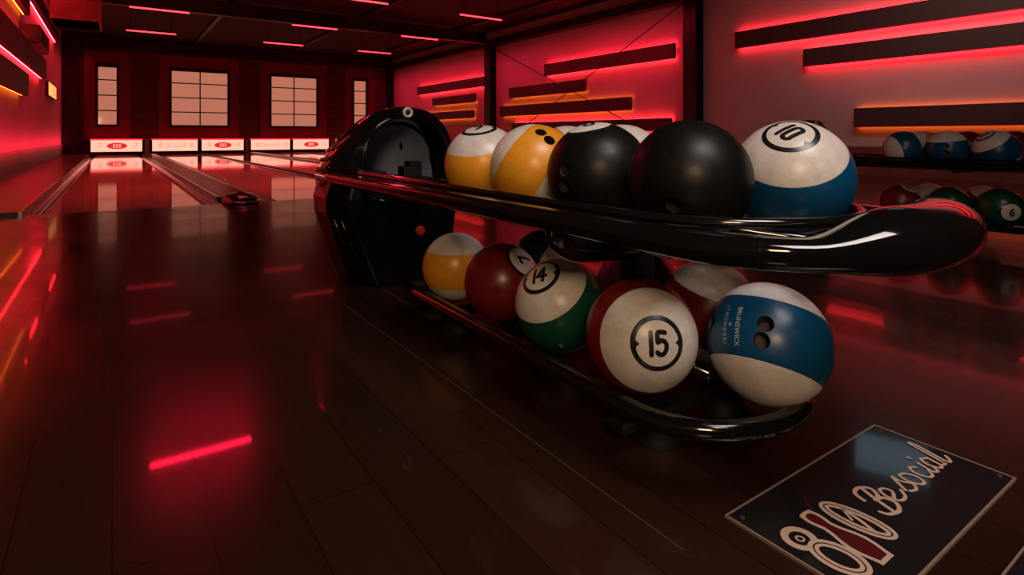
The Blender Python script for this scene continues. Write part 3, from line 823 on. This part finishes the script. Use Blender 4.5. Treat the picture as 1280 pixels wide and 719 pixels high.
    for y in (.78, 1.57):
        obj('lower_tie', B(-.19, .28, y-.025, y+.025, .046, .068), M['rubber'], t, bevel=.006)
        for x in (-.07, .14):
            bm = bmesh.new(); lathe(bm, [(.048, 0), (.048, .012), (.036, .035), (.036, .047)], (x, y, 0), 24); obj('foot', bm, M['rubber'], t, smooth=True)
    return t
rack = make_rack('glossy black ball return with hood, in the middle of the approach, carrying fourteen and fifteen')
r2 = copy_tree(rack); r2.location = (.96+DX, 0, 0)
r2['label'] = 'second black ball return by the right wall carrying blue and green balls'

# ------------------------------------------------------------------ floor fittings
def seam(x0, x1, y0, y1, label):
    tag(obj('floor_seam', B(x0, x1, y0, y1, 0, .0012), M['line']), label, 'floor strip')
seam(.6785, .6815, .55, 2.02, 'thin pale seam in the boards left of the near rack')
t = thing('hatch_trim', 'thin metal edging of the floor hatch in front of the black hood', 'floor strip', (.87, 2.0, 0))
bm = bmesh.new(); box(bm, -.002, .003, -.12, .16, 0, .0025); box(bm, .003, .26, -.123, -.118, 0, .0025); obj('edging', bm, M['line'], t)

t = thing('floor_plate', 'dark glossy floor plate with cream bowling logo and script reading be social', 'floor plate', (1.046, .440, 0))
X0, X1, Y0, Y1 = -.250, .247, -.106, .116
obj('plate', B(X0, X1, Y0, Y1, 0, .0035), M['plate'], t)
e = .0035
for a in ((X0-e, X0, Y0-e, Y1+e), (X1, X1+e, Y0-e, Y1+e), (X0, X1, Y1, Y1+e), (X0, X1, Y0-e, Y0)):
    obj('edge_trim', B(*a, 0, .0042), M['plate_edge'], t)
for sx in (-1, 1):
    for sy in (-1, 1):
        bm = bmesh.new(); lathe(bm, [(.0, 0), (.004, 0), (.0035, .0012), (0, .0014)], (sx*.235, .005+sy*.095, .0035), 16); obj('screw', bm, M['line'], t)
OX, OY, ZP = -1.046, -.440, .0039
def ring_pts(cx, cy, rx, ry, tilt=0, n=28):
    out = []
    for k in range(n+1):
        a = 2*PI*k/n; x, y = rx*math.cos(a), ry*math.sin(a)
        out.append((cx+OX+x*math.cos(tilt)-y*math.sin(tilt), cy+OY+x*math.sin(tilt)+y*math.cos(tilt)))
    return out
bm = bmesh.new()
rp = ring_pts(.838, .464, .0205, .0205)
stroke_flat(bm, rp, .011, ZP, 0, smooth=False, closed=True)
rp2 = ring_pts(.846, .411, .022, .034, .12)
stroke_flat(bm, rp2, .015, ZP+.0002, 0, smooth=False, closed=True)
stroke_flat(bm, ring_pts(.846, .411, .0215, .0335, .12), .0022, ZP+.0004, 1, smooth=False, closed=True)
stroke_flat(bm, ring_pts(.838, .463, .0055, .0055), .003, ZP, 0, smooth=False, closed=True)
KEEP.append(1)
obj('numeral_eight', bm, [M['cream'], M['ink']], t)
def pin_outline(g):
    prof = [(.0, .487), (.007, .485), (.0105, .477), (.0095, .467), (.0062, .455), (.0085, .441), (.0145, .425), (.0175, .411), (.0165, .396), (.0120, .380), (.0105, .375)]
    top = .487+g
    L = []
    for w, y in prof:
        w2 = w+g if w > 0 else 0
        yy = y + (g if y > .48 else (-g if y < .378 else 0))
        L.append((w2, yy))
    pts = [(w, y) for w, y in L] + [(-w, y) for w, y in reversed(L[1:])]
    sh = lambda y: (y-.43)*.02
    return [(.899+OX+w+sh(y), y+OY) for w, y in pts]
bm = bmesh.new()
f = bm.faces.new([bm.verts.new((x, y, ZP)) for x, y in reversed(pin_outline(.0065))])
f = bm.faces.new([bm.verts.new((x, y, ZP+.0003)) for x, y in reversed(pin_outline(0))]); f.material_index = 1
KEEP.append(1)
for f in bm.faces:
    f.normal_update()
    if f.normal.z < 0: f.normal_flip()
bmesh.ops.triangulate(bm, faces=bm.faces[:])
obj('bowling_pin_emblem', bm, [M['cream'], M['deepred']], t)
bm = bmesh.new()
stroke_flat(bm, ring_pts(.952, .436, .0185, .048, .12), .0145, ZP, 0, smooth=False, closed=True)
stroke_flat(bm, ring_pts(.952, .436, .0185, .048, .12), .0022, ZP+.0002, 1, smooth=False, closed=True)
stroke_flat(bm, [(.962+OX, .470+OY), (.955+OX, .435+OY), (.943+OX, .402+OY)], .006, ZP+.0001, 0)
stroke_flat(bm, [(.960+OX, .462+OY), (.945+OX, .440+OY)], .004, ZP+.0001, 0)
KEEP.append(1)
obj('numeral_zero', bm, [M['cream'], M['ink']], t)
bm = bmesh.new()
for j, st in enumerate(script_strokes()):
    stroke_flat(bm, [(x+1.0+OX, y+.40+OY) for x, y in st], .0068 if j < 3 else .0056, ZP+.0001*j, 0, ramp=2e-6)
KEEP.append(1)
obj('script_lettering', bm, M['cream'], t)
t = thing('floor_panel', 'black floor panel at the lower right corner next to the be social plate', 'floor plate', (1.1, .12, 0))
obj('panel', B(-.35, .35, -.15, .147, 0, .003), M['plate'], t)
obj('edge_trim', B(-.35, .35, .147, .15, 0, .004), M['plate_edge'], t)

# ------------------------------------------------------------------ lamps
def area(name, loc, target, sx, sy, power, col, spread=None):
    l = bpy.data.lights.new(name, 'AREA'); l.shape = 'RECTANGLE'; l.size = sx; l.size_y = sy; l.energy = power; l.color = col
    if spread: l.spread = spread
    o = bpy.data.objects.new(name, l); o.location = loc
    o.rotation_euler = (Vector(target)-Vector(loc)).to_track_quat('-Z', 'Y').to_euler()
    COL.objects.link(o); return o
area('warm_lamp', (-.9, -1.3, 1.55), (.9, .9, .3), .6, .5, 16, (1, .64, .38), 2.2)
area('neutral_lamp', (.7, -.9, 3.2), (1.0, .9, .5), 1.4, 1.2, 20, (1, .86, .80), 1.5)
area('cool_screen', (7.85, 3.2, 3.35), (1.2, .5, 0), .75, .42, .34, (.5, .8, 1.0))
area('bay_lamp', (7.2, 2.4, 3.4), (9.5, 3.6, 1.2), 3.0, .6, 21, (1, .54, .50), 2.0)
# red lamps over the pin decks, then added red fill on lanes and walls
for x in (.12, 2.47, 5.51, 8.0):
    area('pin_deck_lamp', (x, 20.6, 1.0), (x, 20.5, 0), 1.3, .5, 18, (1, .03, .05), 2.0)
for y in (7.6, 10.4, 13.4):
    area('lane_fill', (4.2, y, 3.25), (4.2, y, 0), 8.0, .3, 95, (1, .10, .11), 1.5)  # added fill to brighten the boards, no fixture hangs here
for y in (9.2, 13.0, 16.8, 20.4):
    area('wall_fill', (8.5, y, 3.2), (9.5, y, 1.6), 3.4, .25, 20, (1, .015, .07), 2.0)  # added fill that deepens the red of the right wall's far bays
for y in (9.0, 13.0, 17.0, 20.5):
    area('wall_fill', (-.5, y, 3.3), (-1.26, y, 1.5), 3.6, .2, 14, (1, .012, .05), 1.8)  # added fill reddening the left wall, not a fitting of the hall
area('ledge_light', (-1.02, 14.0, .40), (-1.26, 14.0, .50), 16, .05, 48, (1, .02, .05), 2.8)

w = bpy.data.worlds.new('World'); SC.world = w; w.use_nodes = True
w.node_tree.nodes['Background'].inputs[0].default_value = (.01, .006, .006, 1); w.node_tree.nodes['Background'].inputs[1].default_value = .3

# ------------------------------------------------------------------ camera
cam = bpy.data.cameras.new('camera'); co = bpy.data.objects.new('camera', cam); COL.objects.link(co)
yaw = math.atan(500/724)
co.location = (0, 0, .60); co.rotation_euler = (PI/2, 0, -yaw)
cam.sensor_width = 36; cam.lens = 36*724/1280; cam.shift_y = -(359.5-170)/1280; cam.clip_start = .02; cam.clip_end = 100
SC.camera = co
SC.view_settings.view_transform = 'Standard'; SC.view_settings.look = 'None'; SC.view_settings.exposure = 0; SC.view_settings.gamma = 1
SC.view_settings.use_curve_mapping = False
SC.cycles.use_denoising = True
SC.cycles.sample_clamp_indirect = 4
SC.cycles.max_bounces = 8
